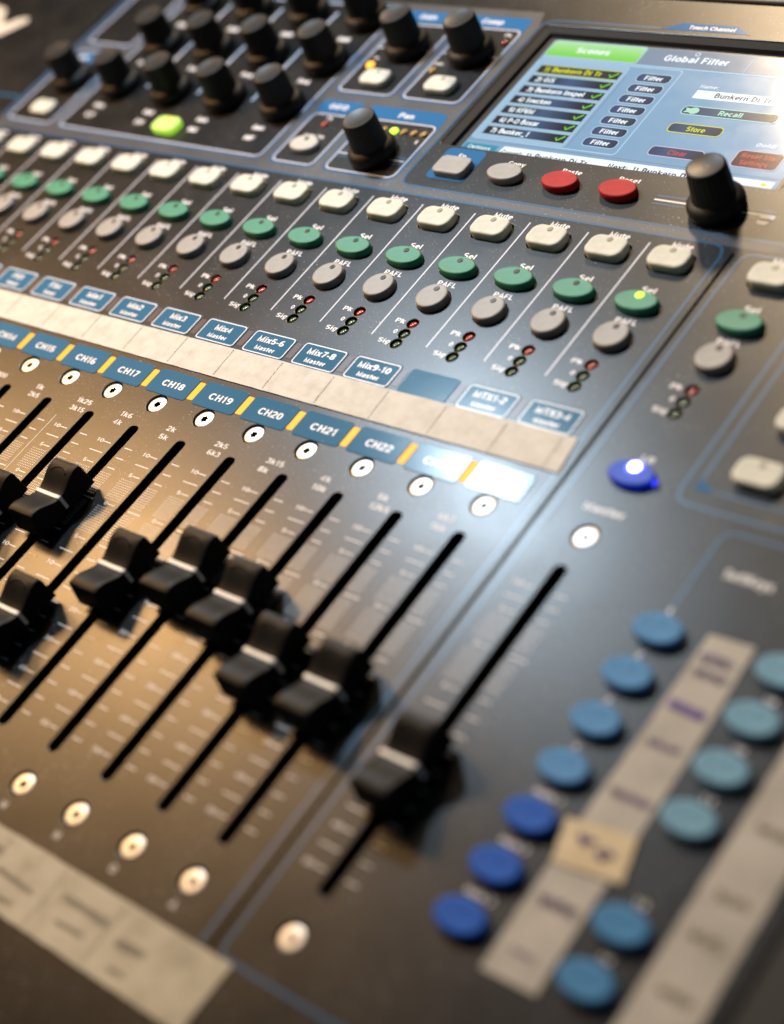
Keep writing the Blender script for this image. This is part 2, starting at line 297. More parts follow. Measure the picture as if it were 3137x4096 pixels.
def seen(x, y, z=0, mx=0.06):
    d = (x-CAMP[0], y-CAMP[1], z-CAMP[2]); cx = sum(a*b for a, b in zip(RX, d)); cy = sum(a*b for a, b in zip(RD, d)); cz = sum(a*b for a, b in zip(RF, d))
    u = 0.5+2.1416*cx/cz; v = 0.5+1.6402*cy/cz
    return -mx < u < 1+mx and -mx < v < 1+mx
def fill2d(name, outer, holes, z_top, thick, bev, mats, parent):
    cu = bpy.data.curves.new(name, 'CURVE'); cu.dimensions = '2D'; cu.fill_mode = 'BOTH'
    for pts in [outer]+holes:
        sp = cu.splines.new('POLY'); sp.points.add(len(pts)-1)
        for i, (x, y) in enumerate(pts): sp.points[i].co = (x*S, y*S, 0, 1)
        sp.use_cyclic_u = True
    cu.extrude = thick*S/2-bev*S; cu.bevel_depth = bev*S; cu.bevel_resolution = 1
    if thick == 0: cu.extrude = 0; cu.bevel_depth = 0
    o = bpy.data.objects.new(name, cu); COL.objects.link(o)
    me = bpy.data.meshes.new_from_object(o); bpy.data.objects.remove(o)
    me.name = name; me.materials.clear(); me.materials.append(M[mats])
    for p in me.polygons: p.material_index = 0; p.use_smooth = False
    for v in me.vertices: v.co.z += (z_top-thick/2)*S
    o = bpy.data.objects.new(name, me); COL.objects.link(o)
    if parent: o.parent = parent
    return o
def tag(o, label=None, cat=None, group=None, kind=None):
    if label: o['label'] = label
    if cat: o['category'] = cat
    if group: o['group'] = group
    if kind: o['kind'] = kind
    return o
def copy_tree(o, parent=None, loc=None):
    c = o.copy(); COL.objects.link(c)
    if parent: c.parent = parent
    if loc: c.location = tuple(v*S for v in loc)
    for ch in list(o.children): copy_tree(ch, c)
    return c

# ------------------------------------------------------------------ the console
con = bpy.data.objects.new('mixing_console', None); COL.objects.link(con)
tag(con, 'dark grey mixing console with coloured buttons, black faders and a lit touch screen', 'mixing console')
colx = lambda c: (c-24)*20.0
COLS = [c for c in range(6, 25)]
MX = 30.0
mutes = [(colx(c), 97.3) for c in COLS if seen(colx(c), 97.3)]+[(MX, 97.3)]
sels = [(colx(c), 80.5) for c in COLS if seen(colx(c), 80.5)]+[(MX+0.4, 80.4)]
pafls = [(colx(c)+0.3, 67.8) for c in COLS if seen(colx(c), 67.8)]+[(MX+0.5, 67.8)]
leds = [(colx(c)-0.1, y, k) for c in COLS for k, y in enumerate((50.2, 54.1, 58.2)) if seen(colx(c), y)]+[(MX, y, k) for k, y in enumerate((49.4, 53.3, 57.4))]
slots = [(colx(c), 0, -93) for c in range(10, 25) if any(seen(colx(c), yy) for yy in (0, -20, -40, -60, -93))]+[(MX, 0, -92.6)]
screws = [(x, 9.1) for x, _, _ in slots if seen(x, 9.1)]+[(x, -102.7) for x, _, _ in slots if seen(x, -102.7)]
holes = []
for x, y in mutes: holes.append(rr(x-6.3, y-4.15, x+6.3, y+4.15, 2.3, 5))
for x, y in sels: holes.append(ell(x, y, 6.7, 3.9, 36))
for x, y in pafls: holes.append(ell(x, y, 5.2, 5.0, 36))
for x, y, k in leds: holes.append(ell(x, y, 2.0, 2.0, 20))
for x, a, b_ in slots: holes.append(rr(x-1.95, b_, x+1.95, a, 1.6, 4))
for x, y in screws: holes.append(ell(x, y, 3.55, 3.55, 32))
SO = (-103.6, 129.2, 14.6, 190.2)     # opening for the touch screen
holes.append(rr(*SO, 1.2, 4))
panel = fill2d('control_panel', rr(-430, -170, 117, 206.5, 2), holes, 0, 2.2, 0.18, 'panel', con)
t = MB(); t.rect(-430, -170, 117, 206, -9); tray = t.build('inner_tray', 'tray', con)
# cheek at the right and trim at the rear
t = MB(); pr = [(117.6, -12), (117.6, -0.6), (118.6, 0.5), (127, 0.5), (129.5, -1.2), (130.5, -12)]
t.stack([[(x, -170, z) for x, z in pr], [(x, 209, z) for x, z in pr]], cap0=True, cap1=True, smooth=False); t.build('side_cheek', 'side', con)
t = MB(); pr = [(206.9, -6), (206.9, 0.0), (207.4, 0.9), (208.6, 1.3), (210.2, 1.0), (211.2, 0.0), (211.6, -6)]
t.stack([[(x, y, z) for y, z in pr] for x in (-430, 116.8)], cap0=True, cap1=True, smooth=True); t.build('rear_trim', 'trim', con)
# grey printed field between the boxes of the upper half
BOX = {'hpf': (-306, 112, -281, 153.5), 'gain_in': (-306, 159, -281, 192), 'eq': (-275, 112, -168.5, 193), 'geq': (-162.3, 111.6, -144.2, 135.6),
       'pan': (-138.3, 111.6, -109.4, 136.2), 'gain': (-162.3, 148.2, -138.8, 184.8), 'comp': (-133.6, 148.2, -110.2, 185.6),
       'scr': (-105.3, 109.7, 130, 192.2)}
hb = [rr(*BOX[k], 2.4 if k != 'scr' else 3.5, 5) for k in BOX if k != 'scr']
outer = [(-310, 106.2), (-310, 196), (-108, 196), (-105.3, 188.5), (-105.3, 113.2), (-104.5, 111), (-102, 109.7), (116, 109.7), (116, 106.2)]
g = fill2d('grey_field_print', outer, hb, 0.03, 0, 0, 'gray', panel)
# blue / pale outlines
ln = MB()
def box_outline(b, r, wd, z, mi, n=5): ln.path(rr(*b, r, n), wd, z, mi, True)
def grow(b, d): return (b[0]-d, b[1]-d, b[2]+d, b[3]+d)
for k in ('hpf', 'gain_in', 'eq', 'geq', 'pan', 'gain', 'comp'):
    box_outline(grow(BOX[k], 0.75), 2.9, 1.5, 0.045, 0); box_outline(grow(BOX[k], 0.1), 2.4, 0.55, 0.06, 1)
ln.path([(130, 109.9), (-101.8, 109.9), (-104, 110.6), (-105, 112.6), (-105.3, 114.5), (-105.3, 187.5), (-104.6, 190.4), (-102.5, 192), (-99, 192.4), (-61, 192.4)], 0.75, 0.05, 0)
ln.path([(-324, 106.2), (8, 106.2), (10.4, 105.6), (11.6, 104), (12.0, 101.5), (12.0, -112.8)], 0.8, 0.05, 0)
ln.path([(130, 104.7), (21.2, 104.7), (19, 104.1), (17.9, 102.6), (17.6, 100), (17.6, -110), (18.2, -112.2), (20, -113), (60, -113)], 0.8, 0.05, 0)
ln.path([(43.8, 104), (43.8, 29), (44.8, 26.2), (47.5, 25.2), (130, 25.2)], 0.9, 0.05, 0)
ln.path([(47.3, 104), (47.3, 32)], 0.9, 0.05, 0); ln.path([(51, 30.2), (130, 30.2)], 0.7, 0.05, 0)
ln.path([(130, 21.2), (63.2, 21.2), (61, 20.6), (60, 18.6), (60, -2)], 0.8, 0.05, 0)
ln.path([(80, -58), (80, -70)], 0.8, 0.05, 0)
ln.path([(-420, 123.5), (-314, 123.5), (-311, 123.0)], 1.2, 0.05, 0); ln.path([(-310, 196), (-310, 112)], 1.6, 0.05, 0)
for x in (-250.2, -222.6, -194.6): ln.line((x, 188), (x, 137.5), 1.1, 0.05, 1)
# three short bars beside the knobs
for x0, x1, y in ((-110.2, -118, 120.7), (-110.2, -118, 119.2), (-110.2, -118, 117.7), (-130.2, -137.8, 120.7), (-130.2, -137.8, 119.2), (-130.2, -137.8, 117.7),
                  (-111, -116.5, 173.1), (-111, -116.5, 171.6), (-127, -133, 173.1), (-127, -133, 171.6), (-139.5, -142, 173.1), (-139.5, -142, 171.6), (-155, -162, 173.1), (-155, -162, 171.6)):
    ln.line((x0, y), (x1, y), 0.6, 0.05, 1 if abs(y-119.2) < 0.1 or abs(y-171.6) < 0.1 else 0)
for x0, x1 in ((-18.6, -8.3), (8.5, 18.6)):
    ln.line((x0, 120.8), (x1, 120.8), 0.5, 0.05, 0); ln.line((x0, 119.2), (x1, 119.2), 0.55, 0.05, 2); ln.line((x0, 117.6), (x1, 117.6), 0.5, 0.05, 0)
ln.poly([(14.6, 119), (19, 119), (17.4, 115.6), (14.6, 116)], 0.05, 1)
ln.build('frame_line_print', ['blueline', 'lavender', 'white'], panel)
for P in (
        [(-163.2, 137.2), (-163.2, 141), (-162, 143), (-147, 143), (-144.8, 142), (-144.2, 140.5), (-144.2, 137.2)],
        [(-142.6, 140.6), (-140.5, 142.8), (-111.5, 142.8), (-109.2, 141.6), (-108.6, 139.8), (-108.6, 135.3), (-110.2, 137.2), (-139.0, 137.2)],
        [(-163.2, 186.6), (-163.2, 192.2), (-111.5, 192.2), (-109.4, 191), (-109.3, 184.5), (-111, 186.6)],
        rr(-98.4, 114.2, -83.2, 128.5, 2.2)[:],
        [(-303.5, 147.0), (-303.5, 152), (-283, 152), (-283, 147)],
        [(-61, 192.0), (-54.5, 195.6), (-36, 195.6), (-29.5, 192.0)],
        [(47.1, 29.9), (47.1, 33.5), (48.5, 31.8), (51.5, 30.6), (51.5, 29.9)],
        ):
    t = MB(); t.poly(P, 0.055); t.build('blue_tab', 'blueink', panel)
t = MB(); t.line((14.9, 104), (14.9, -113), 1.0, 0.04); t.build('panel_seam', 'tray', panel)
# white lettering, each word a print of its own
def word(t_, x, y, cap, wd=None, z=0.08, al='l', bold=0.012, name='printed_word'):
    if not seen(x, y, 0, 0.08): return
    m = MB(); text(m, t_, x, y, cap, wd, z, 0, al, bold); m.build(name, 'white', panel)
for a in (('GEQ', -158.8, 138.7, 2.3, 8.2), ('Pan', -127.7, 138.4, 2.3, 6.2), ('Gain', -156.5, 188.2, 2.4, 7.4), ('Comp', -129.2, 188.2, 2.4, 9)): word(*a, bold=0.02)
for a in (('In', -159.4, 165.3, 1.3, 2.0), ('GR', -132.6, 165.3, 1.3, 3.4), ('Pk', -115.2, 182.4, 1.4, 2.6), ('Pk', -155.2, 133.2, 1.4, 2.6), ('Fader Flip', -158, 124.2, 1.4, 8.8),
          ('L', -135.5, 127.6, 1.6), ('R', -112.6, 127.6, 1.6), ('Fn', -92.6, 124.4, 1.7, 2.9), ('Copy', -73.4, 124.2, 1.8, 6.4), ('Paste', -53.6, 124.2, 1.8, 7.0), ('Reset', -33.9, 124.2, 1.8, 7.2),
          ('Touch Channel', -51.5, 192.9, 1.7, 16), ('HPF', -302, 148.4, 2.0, 5.5), ('Master', 24.6, 16.2, 2.0, 11.2), ('LR', 30, 33.4, 1.8, 3.4), ('SoftKeys', 66, 9.4, 2.4, 12)): word(*a)
for x, s2 in ((-264.5, 'LF'), (-236.5, 'LM'), (-208.2, 'HM'), (-180, 'HF')):
    word('Gain', x, 124.0, 2.1, 5.4, al='c', bold=0.05); word(s2, x, 118.6, 2.1, 4.4, al='c', bold=0.05); word('Freq', x+0.2, 149.2, 2.1, 5.6, al='c', bold=0.05); word('Width', x-0.2, 172.8, 2.1, 6.2, al='c', bold=0.05)
for k in range(7):
    y = -8.7-12.45*k
    word(str(k+1) if k < 4 else 'Mute '+str(k-3), 59.2 if k < 4 else 57.6, y+5.3, 1.4, 1.3 if k < 4 else 7.0)
    if k != 4: word(str(k+8), 90, y+5.3, 1.3, 2.6)
legs = {}
def leg(x): return legs.setdefault(round(x/10)*10, MB())
for x, _ in mutes: text(leg(x), 'Mute', x-3.3, 102.7, 1.9, 6.6, 0.08, bold=0.018)
for x, _ in sels: text(leg(x), 'Sel', x-2.2, 85.3, 1.9, 4.3, 0.08, bold=0.018)
for x, _ in pafls: text(leg(x), 'PAFL', x-3.3, 73.5, 1.8, 6.6, 0.08, bold=0.018)
for x, y, k in leds:
    if k == 2: text(leg(x), 'Pk', x-2.6, y-0.8, 1.6, 3.4, 0.08, al='r', bold=0.02)
    if k == 1: text(leg(x), '0', x-2.6, y-0.6, 1.5, 1.2, 0.08, al='r', bold=0.02)
    if k == 0: text(leg(x), 'Sig', x-2.1, y-0.8, 1.6, 4.3, 0.08, al='r', bold=0.02)
for m in legs.values(): m.build('strip_legend', 'white', panel)
# strip dividers of the button rows
for c in range(6, 24):
    x = colx(c)+10
    if seen(x, 102, 0, 0.1) or seen(x, 52, 0, 0.1): t = MB(); t.line((x, 102.9), (x, 51.3), 0.52, 0.05); t.build('divider_line', 'lavender', panel)
# fader scales and their dot patterns
FREQ = {24: ('8k', '20k'), 23: ('6k3', '16k'), 22: ('5k', '12k5'), 21: ('4k', '10k'), 20: ('3k15', '8k'), 19: ('2k5', '6k3'), 18: ('2k', '5k'), 17: ('1k6', '4k'), 16: ('1k25', '3k15'), 15: ('1k', '2k5'), 14: ('800', '2k')}
FREQ = {c+1: v for c, v in FREQ.items() if c < 24}
YS = (-8.1, -15.7, -26.2, -38.5, -48.3, -58.0, -67.7, -77.6, -87.3); LB = ('10', '5', '0', '5', '10', '20', '30', '40', '\u221e')
for x, y0, y1 in slots:
    t = dots = MB()
    c = round(x/20)+24 if x < 20 else 99
    for y, s_ in zip(YS, LB):
        t.line((x-6.0, y), (x-3.05, y), 0.32, 0.05)
        if s_ == '\u221e':   # lemniscate drawn as a stroke
            t.path([(x-7.8+1.3*math.cos(a)/(1+math.sin(a)**2), y+1.5*math.sin(a)*math.cos(a)/(1+math.sin(a)**2)) for a in [2*PI*i/24 for i in range(24)]], 0.28, 0.05, 0, True)
        else: text(t, s_, x-6.2, y-0.55, 1.25, 1.25*len(s_)+0.35*(len(s_)-1), 0.06, al='r')
    for y in (-11.9, -43.4, -53.1, -63, -72.6, -82.4): t.line((x-8.7, y), (x-3.05, y), 0.32, 0.05)
    for y in (-8.1, -11.9, -15.6, -38.5, -43.4, -48.3, -53.1, -58, -63, -67.7, -72.6, -77.6, -82.4, -87.3): t.line((x+3.0, y), (x+6.2, y), 0.32, 0.05)
    t.line((x+2.6, -26.3), (x+7.6, -26.3), 0.36, 0.05)
    if c in FREQ and seen(x, 2):
        text(t, FREQ[c][0], x-8.9, 1.6, 1.75, (1.62 if len(FREQ[c][0]) > 2 else 1.8)*len(FREQ[c][0]), 0.06); text(t, FREQ[c][1], x-9.2, -1.6, 1.75, (1.6 if len(FREQ[c][1]) > 2 else 1.8)*len(FREQ[c][1]), 0.06)
    for ya, yb in ((-17.6, -25.0), (-27.7, -36.9)):
        for (xa, xb) in ((x-8.7, x-2.9), (x+2.3, x+6.3)):
            ny = int((ya-yb)/0.78)+1; nx = int((xb-xa)/0.78)+1
            for j in range(ny):
                for i in range(nx):
                    px = xa+i*0.78+(0.0 if j % 2 == 0 else 0.0); py = ya-j*0.78
                    if px > xb: continue
                    dots.poly(ell(px, py, 0.19, 0.19, 6), 0.05)
    t.build('fader_scale', 'tick', panel)
t = MB(); t.line((-151.5, -4.8), (-151.5, -28.5), 0.22, 0.05); t.build('divider_line', 'tick', panel)
for x, y in screws:
    t = MB()
    if y < 0 and x < 20: text(t, 'ABCDEFGHIJKLMNO'[int((x+300)/20) % 15], x, y-7.2, 1.9, 1.8, 0.06, al='c')
    if t.v: t.build('printed_letter', 'tick', panel)

# ------------------------------------------------------------------ buttons
def btn(name, outline, h, material, dot=None, dish=0.0, dotmat='window', lab=None, lo=-2.0):
    """outline(inset) -> 2D points"""
    t = MB()
    prof = [(0.25, lo), (0.0, 0.1), (0.0, h-0.55), (0.14, h-0.22), (0.42, h-0.04), (0.85, h)]
    t.stack([z3(outline(i), z) for i, z in prof], cap1=False)
    cen = outline(2.2); t.stack([z3(outline(0.85), h), z3(cen, h-dish)], cap1=True)
    o = t.build(name, material, con)
    if lab: o['label'] = lab
    if dot:
        d = MB(); d.stack([z3(ell(dot[0], dot[1], 0.95, 0.95, 20), h-0.1), z3(ell(dot[0], dot[1], 0.95, 0.95, 20), h+0.03-dish), z3(ell(dot[0], dot[1], 0.7, 0.7, 20), h+0.1-dish)])
        d.build('indicator_window', dotmat, o)
    return o
def sq(a, b_, r): return lambda i: rr(-a+i, -b_+i, a-i, b_-i, max(0.4, r-i), 6)
def ov(a, b_): return lambda i: ell(0, 0, a-i, b_-i, 44)
mute0 = btn('mute_button', sq(6.0, 3.85, 2.8), 2.35, 'mute', (0, 2.2), 0.05, dotmat='ivory_window')
for i, (x, y) in enumerate(mutes):
    if i == 0: mute0.location = (x*S, y*S, 0)
    else: copy_tree(mute0, con, (x, y, 0))
sel0 = btn('select_button', ov(6.45, 3.65), 2.1, 'green', (0.2, 1.7), 0.05)
sellit = btn('select_button', ov(6.45, 3.65), 2.1, 'green', None, 0.05, lab='green select button with its lime lamp lit')
d = MB(); d.stack([z3(ell(0.2, 1.7, r_, r_*0.9, 24), z) for r_, z in ((1.25, 2.0), (1.25, 2.15), (0.95, 2.4), (0.5, 2.5))]); d.build('indicator_window', 'lime_on', sellit)
first = True
for (x, y) in sels:
    if x == 0: sellit.location = (x*S, y*S, 0)
    elif first: sel0.location = (x*S, y*S, 0); first = False
    else: copy_tree(sel0, con, (x, y, 0))
paf0 = btn('listen_button', ov(4.9, 4.75), 2.1, 'greyb', (0.1, 2.6), 0.05)
for i, (x, y) in enumerate(pafls):
    if i == 0: paf0.location = (x*S, y*S, 0)
    else: copy_tree(paf0, con, (x, y, 0))
# screen buttons
b = btn('function_button', sq(6.1, 3.9, 2.2), 2.1, 'greyb', None, 0.05, lo=0.02); b.location = (-90.2*S, 119.2*S, 0)
for nm, x, mt in (('copy_button', -70.3, 'greyb'), ('paste_button', -50.3, 'red'), ('reset_button', -30.3, 'red')):
    b = btn(nm, ov(6.1, 3.75), 2.3, mt, None, 0.06, lo=0.02); b.location = (x*S, 119.4*S, 0)
# buttons of the processing section
pk = btn('in_button', sq(5.75, 3.65, 2.7), 2.4, 'mute', (0, 2.0), dotmat='ivory_window', lo=0.02); pk.location = (-149.2*S, 154.4*S, 0)
for x, y in ((-121.0, 154.4), (-289.8, 118.4)): copy_tree(pk, con, (x, y, 0))
b = btn('in_button', sq(5.75, 3.65, 2.7), 2.4, 'lime_btn', (0, 2.0), dotmat='amber_on', lab='in button glowing lime green', lo=0.02); b.location = (-220*S, 118.6*S, 0)
b = btn('fader_flip_button', ov(5.8, 3.7), 2.0, 'greyb', (0, 1.8), lo=0.02); b.location = (-153*S, 119.4*S, 0)
b.data.materials.clear(); b.data.materials.append(mat('pale_grey_rubber', (0.5, 0.5, 0.47), 0.5, 0.35))
# group buttons at the right
for i, (x, y) in enumerate(((59.8, 37.2), (61.5, 54.5), (77.5, 37.4))): copy_tree(mute0, con, (x, y, 0)).name = 'group_button'
# lit blue button
b = btn('layer_button', ov(6.3, 3.8), 1.7, 'blue_btn', None, 0.05, lab='blue button glowing around a bright white lamp', lo=0.02); b.location = (31.0*S, 28.4*S, 0)
d = MB(); d.stack([z3(ell(0.2, 1.6, r_, r_*0.9, 24), z) for r_, z in ((2.4, 1.77), (1.9, 1.84))]); d.build('lamp_halo', 'blue_halo', b)
d = MB(); d.stack([z3(ell(0.2, 1.6, r_, r_*0.9, 24), z) for r_, z in ((1.5, 1.8), (1.5, 2.1), (1.1, 2.5), (0.5, 2.6))]); d.build('indicator_window', 'white_on', b)
d = MB(); d.stack([[(6.45+r_*0.3, -0.5+r_*math.cos(a), 0.8+r_*math.sin(a)) for a in [2*PI*i/16 for i in range(16)]] for r_ in (0.95, 0.5)]); d.build('rim_glow', 'blue_halo', b)  # glowing disc, no lamp: stands in for blue light caught on the right rim
# soft keys
for k in range(7):
    y = -8.7-12.45*k
    for cx, mt in ((61.0, 'sky' if k < 4 else 'royal'), (90.9, None if k == 4 else ('teal' if k < 4 else 'steel_b'))):
        if mt is None: continue
        b = btn('soft_key', ov(6.1, 4.0), 2.1, mt, (0, 2.0), 0.06, lo=0.02, lab={'sky': 'light blue soft key', 'royal': 'royal blue soft key', 'teal': 'pale teal soft key', 'steel_b': 'steel blue soft key'}[mt])
        b.location = (cx*S, y*S, 0)
        b.children[0].data.materials.clear(); b.children[0].data.materials.append(M[mt])

# ------------------------------------------------------------------ level lamps
def led(mt, name='level_led', r=1.5, rim=True):
    t = MB(); t.stack([z3(ell(0, 0, r*math.cos(a), r*math.cos(a), 20), -1.1+0.95*math.sin(a)) for a in [math.radians(k) for k in (0, 20, 40, 60, 75, 86)]], 0)
    o = t.build(name, mt, con)
    return o
lr = led('led_red'); lg = led('led_green'); fr = fg = True
for x, y, k in leds:
    src = lr if k == 2 else lg
    if k == 2 and fr: lr.location = (x*S, y*S, 0); fr = False
    elif k != 2 and fg: lg.location = (x*S, y*S, 0); fg = False
    else: copy_tree(src, con, (x, y, 0))
for nm, x, y, mt in (('gain_lamp', -158.2, 161.9, 'orange_on'), ('reduction_lamp', -130.8, 162.2, 'led_amber'), ('peak_lamp', -112.5, 178.8, 'led_red'), ('peak_lamp', -153.6, 130.6, 'led_red')):
    o = led(mt, nm); o.location = (x*S, y*S, 1.15*S)
for i, x in enumerate((-132.4, -128.3, -124.2, -119.9, -115.7, -111.6)):
    o = led('lime_on' if i == 2 else 'led_amber', 'pan_lamp'); o.location = (x*S, 131.9*S, 1.15*S)
    if i == 2: o['label'] = 'lit green pan lamp'

# ------------------------------------------------------------------ label films and layer lights
def plate(name, x0, y0, x1, y1, r=1.1):
    t = MB(); t.stack([z3(rr(x0, y0, x1, y1, r), 0.02), z3(rr(x0, y0, x1, y1, r), 0.10), z3(rr(x0+0.12, y0+0.12, x1-0.12, y1-0.12, r-0.1), 0.16)], smooth=False)
    return t.build(name, 'plate', con)
MIX = {24: 'MTX3-4', 23: 'MTX1-2', 22: '', 21: 'Mix9-10', 20: 'Mix7-8', 19: 'Mix5-6', 18: 'Mix4', 17: 'Mix3', 16: 'Mix2', 15: 'Mix1', 14: 'FX4', 13: 'FX3', 12: 'FX2', 11: 'FX1'}
for c in range(10, 25):
    X = colx(c)
    if seen(X, 17, 0, 0.04):
        p = plate('channel_label', X-8.9, 12.4, X+8.35, 21.3)
        t = MB(); text(t, 'CH%d' % c, X-4.3, 15.5, 2.3, 9.1, 0.19, bold=0.02); t.build('lettering', 'white', p)
        if c < 24:
            t = MB(); t.stack([z3(rr(X+8.6, 13.5, X+10.9, 20.2, 0.35, 3), z) for z in (0.0, 0.10)]+[z3(rr(X+8.75, 13.65, X+10.75, 20.05, 0.3, 3), 0.14)], smooth=False)
            t.build('layer_light', 'amber_on', con)['label'] = 'lit amber light beside a channel label'
    if seen(X, 39, 0, 0.04) and c in MIX:
        p = plate('mix_label', X-8.3, 34.6, X+8.4, 43.4)
        t = MB()
        if MIX[c]:
            t.path(rr(X-7.8, 35.1, X+7.9, 42.9, 0.9), 0.36, 0.19, 0, True)
            nlen = {6: 10.4, 7: 11.6, 4: 6.8, 3: 5.4}[len(MIX[c])]
            text(t, MIX[c], X, 39.3, 2.1, nlen, 0.19, al='c', bold=0.025); text(t, 'Send' if MIX[c][:2] == 'FX' else 'Master', X, 36.3, 1.6, 7.8 if MIX[c][:2] != 'FX' else 5.6, 0.19, al='c', bold=0.022)
            t.build('lettering', 'white', p)
        if c < 24:
            t = MB(); t.stack([z3(rr(X+8.9, 36.1, X+11.1, 42.2, 0.4, 3), z) for z in (0.0, 0.08)], smooth=False); t.build('layer_light', 'layer_off', con)
# ------------------------------------------------------------------ screws
t = MB(); N_ = 32
t.stack([z3(ell(0, 0, r_, r_, N_), z) for r_, z in ((3.05, -2.4), (3.05, -0.7), (2.9, -0.48), (2.4, -0.43), (1.55, -0.42))], cap1=False)
star = [((1.05 if i % 2 == 0 else 0.68)*math.cos(2*PI*i/12), (1.05 if i % 2 == 0 else 0.68)*math.sin(2*PI*i/12)) for i in range(12)]
star32 = []
for i in range(N_):
    a = 2*PI*i/N_; r_ = 1.12+0.2*math.cos(6*a); star32.append((r_*math.cos(a), r_*math.sin(a)))
t.stack([z3(ell(0, 0, 1.55, 1.55, N_), -0.42), z3(star32, -0.42)], cap1=False, smooth=False)
sw = t.build('screw', 'screw', con)
t = MB(); t.stack([z3(star32, -0.43), z3([(x*0.9, y*0.9) for x, y in star32], -2.0)], smooth=False); t.build('hex_socket', 'socket', sw)
for i, (x, y) in enumerate(screws):
    if i == 0: sw.location = (x*S, y*S, 0)
    else: o = copy_tree(sw, con, (x, y, 0)); o.rotation_euler.z = random.uniform(0, 1)

# ------------------------------------------------------------------ fader knobs
def cap_top(y):      # saddle profile along the knob
    u = abs(y)/10.5
    return 6.7+3.0*(1-math.cos(min(u/0.80, 1)*PI))/2-(0.55*max(0, (u-0.82)/0.18)**2)
def make_cap():
    t = MB(); ny = 28; nx = 10; rows = []
    for j in range(ny+1):
        y = -9.7+19.4*j/ny; row = []
        for i in range(nx+1):
            u = -1+2*i/nx; h = cap_top(y)-0.25*(1-u*u)-0.55*max(0, abs(u)-0.75)**2*16*0.6
            row.append((u*5.0, y, h))
        rows.append(row)
    vs = [p for r_ in rows for p in r_]; n1 = nx+1
    t.add(vs, [(j*n1+i, j*n1+i+1, (j+1)*n1+i+1, (j+1)*n1+i) for j in range(ny) for i in range(nx)], 0, True)
    # rim of the top
    rim = rows[0][:]+[r_[-1] for r_ in rows[1:]]+rows[-1][-2::-1]+[rows[j][0] for j in range(ny-1, 0, -1)]
    def ring(sx, sy, dz=None, z=None): return [(p[0]*sx, p[1]*sy, (p[2]+dz) if z is None else z) for p in rim]
    t.stack([ring(1.13, 1.10, z=1.8), ring(1.12, 1.09, z=2.4), ring(1.06, 1.035, dz=-0.7), ring(1.035, 1.02, dz=-0.25), ring(1.0, 1.0, dz=0)], cap1=False, cap0=True, smooth=True)
    o = t.build('fader_knob', 'cap', con)
    # white line across the saddle and down both sides
    l = MB(); wd = 0.52; prof = [(-5.72, 2.6), (-5.36, 5.9), (-5.2, 6.42), (-5.0, 6.67), (-3.4, 6.56), (0, 6.47), (3.4, 6.56), (5.0, 6.67), (5.2, 6.42), (5.36, 5.9), (5.72, 2.6)]
    a = [(x, -wd, z+0.12) for x, z in prof]; b_ = [(x, wd, z+0.12) for x, z in prof]
    l.add(a+b_, [(i, i+1, len(a)+i+1, len(a)+i) for i in range(len(a)-1)], 0, True); l.build('indicator_line', 'capline', o)
    s_ = MB(); s_.stack([z3(rr(-1.2, -6.5, 1.2, 6.5, 0.6), z) for z in (-6, 1.85)], smooth=False)
    s_.stack([z3(rr(-3.0, -8.0, 3.0, 8.0, 1.0), z) for z in (0.9, 1.85)], cap0=True, smooth=False); s_.build('fader_stem', 'cap', o)
    # finger rest ridge at the raised rear end
    r_ = MB(); pts = [(3.4*math.cos(a), 6.3+1.5*math.sin(a)) for a in [math.radians(k) for k in range(0, 181, 15)]]
    lo = []; hi = []
    for x, y in pts: lo.append((x, y, cap_top(y)-0.25*(1-(x/5)**2)+0.02)); hi.append((x*0.90, y+0.32*0-0.38, cap_top(y-0.38)-0.25*(1-(x*0.9/5)**2)+0.28))
    lo2 = [(x*0.80, y-0.75, cap_top(y-0.75)-0.25*(1-(x*0.8/5)**2)+0.01) for x, y in pts]
    k = len(pts); r_.add(lo+hi+lo2, [(i, i+1, k+i+1, k+i) for i in range(k-1)]+[(k+i, k+i+1, 2*k+i+1, 2*k+i) for i in range(k-1)], 0, True); r_.build('grip_ridge', 'cap', o)
    return o
cap0 = make_cap()
CAPS = ((-140, -42.2), (-120, -32.9), (-100, -67.6), (-80, -45.6), (-60, -38.1), (-40, -41.2), (-20, -52.0), (0, -52.2), (MX, -61.0))
for i, (x, y) in enumerate(CAPS):
    if i == 0: cap0.location = (x*S, y*S, 0)
    else: copy_tree(cap0, con, (x, y, 0))

# ------------------------------------------------------------------ rotary knobs
def make_knob():
    n = 96
    def ring(r_, z, fl=0.0): return [((r_-fl*(0.5+0.5*math.cos(24*a)))*math.cos(a), (r_-fl*(0.5+0.5*math.cos(24*a)))*math.sin(a), z) for a in [2*PI*i/n for i in range(n)]]
    t = MB(); t.stack([ring(7.5, 0.25), ring(7.9, 0.6), ring(8.0, 2.2), ring(7.85, 3.2), ring(7.3, 4.0), ring(6.5, 4.45), ring(6.05, 4.7)], cap1=False, cap0=True)
    o = t.build('rotary_knob', 'knob', con)
    t = MB(); t.stack([ring(6.1, 4.6, 0.0), ring(6.0, 5.1, 0.2), ring(5.75, 9, 0.24), ring(5.5, 13.2, 0.24), ring(5.4, 13.9, 0.1), ring(5.15, 14.25), ring(4.7, 14.35)], cap1=False)
    t.build('grip', 'knob', o)
    t = MB(); t.stack([ring(4.7, 14.35), ring(4.0, 14.2), ring(2.5, 13.95), ring(1.0, 13.85)], cap1=True, capsmooth=True); t.build('cap', 'knobtop', o)
    return o
k0 = make_knob(); first = True
KN = [(-290.5, 136)]+[(x, y) for y in (136, 160.5, 185) for x in (-262, -234, -205.7, -177.4)]+[(-148.5, 171.9), (-121, 171.9), (-123.5, 120.4), (1.3, 119.4)]
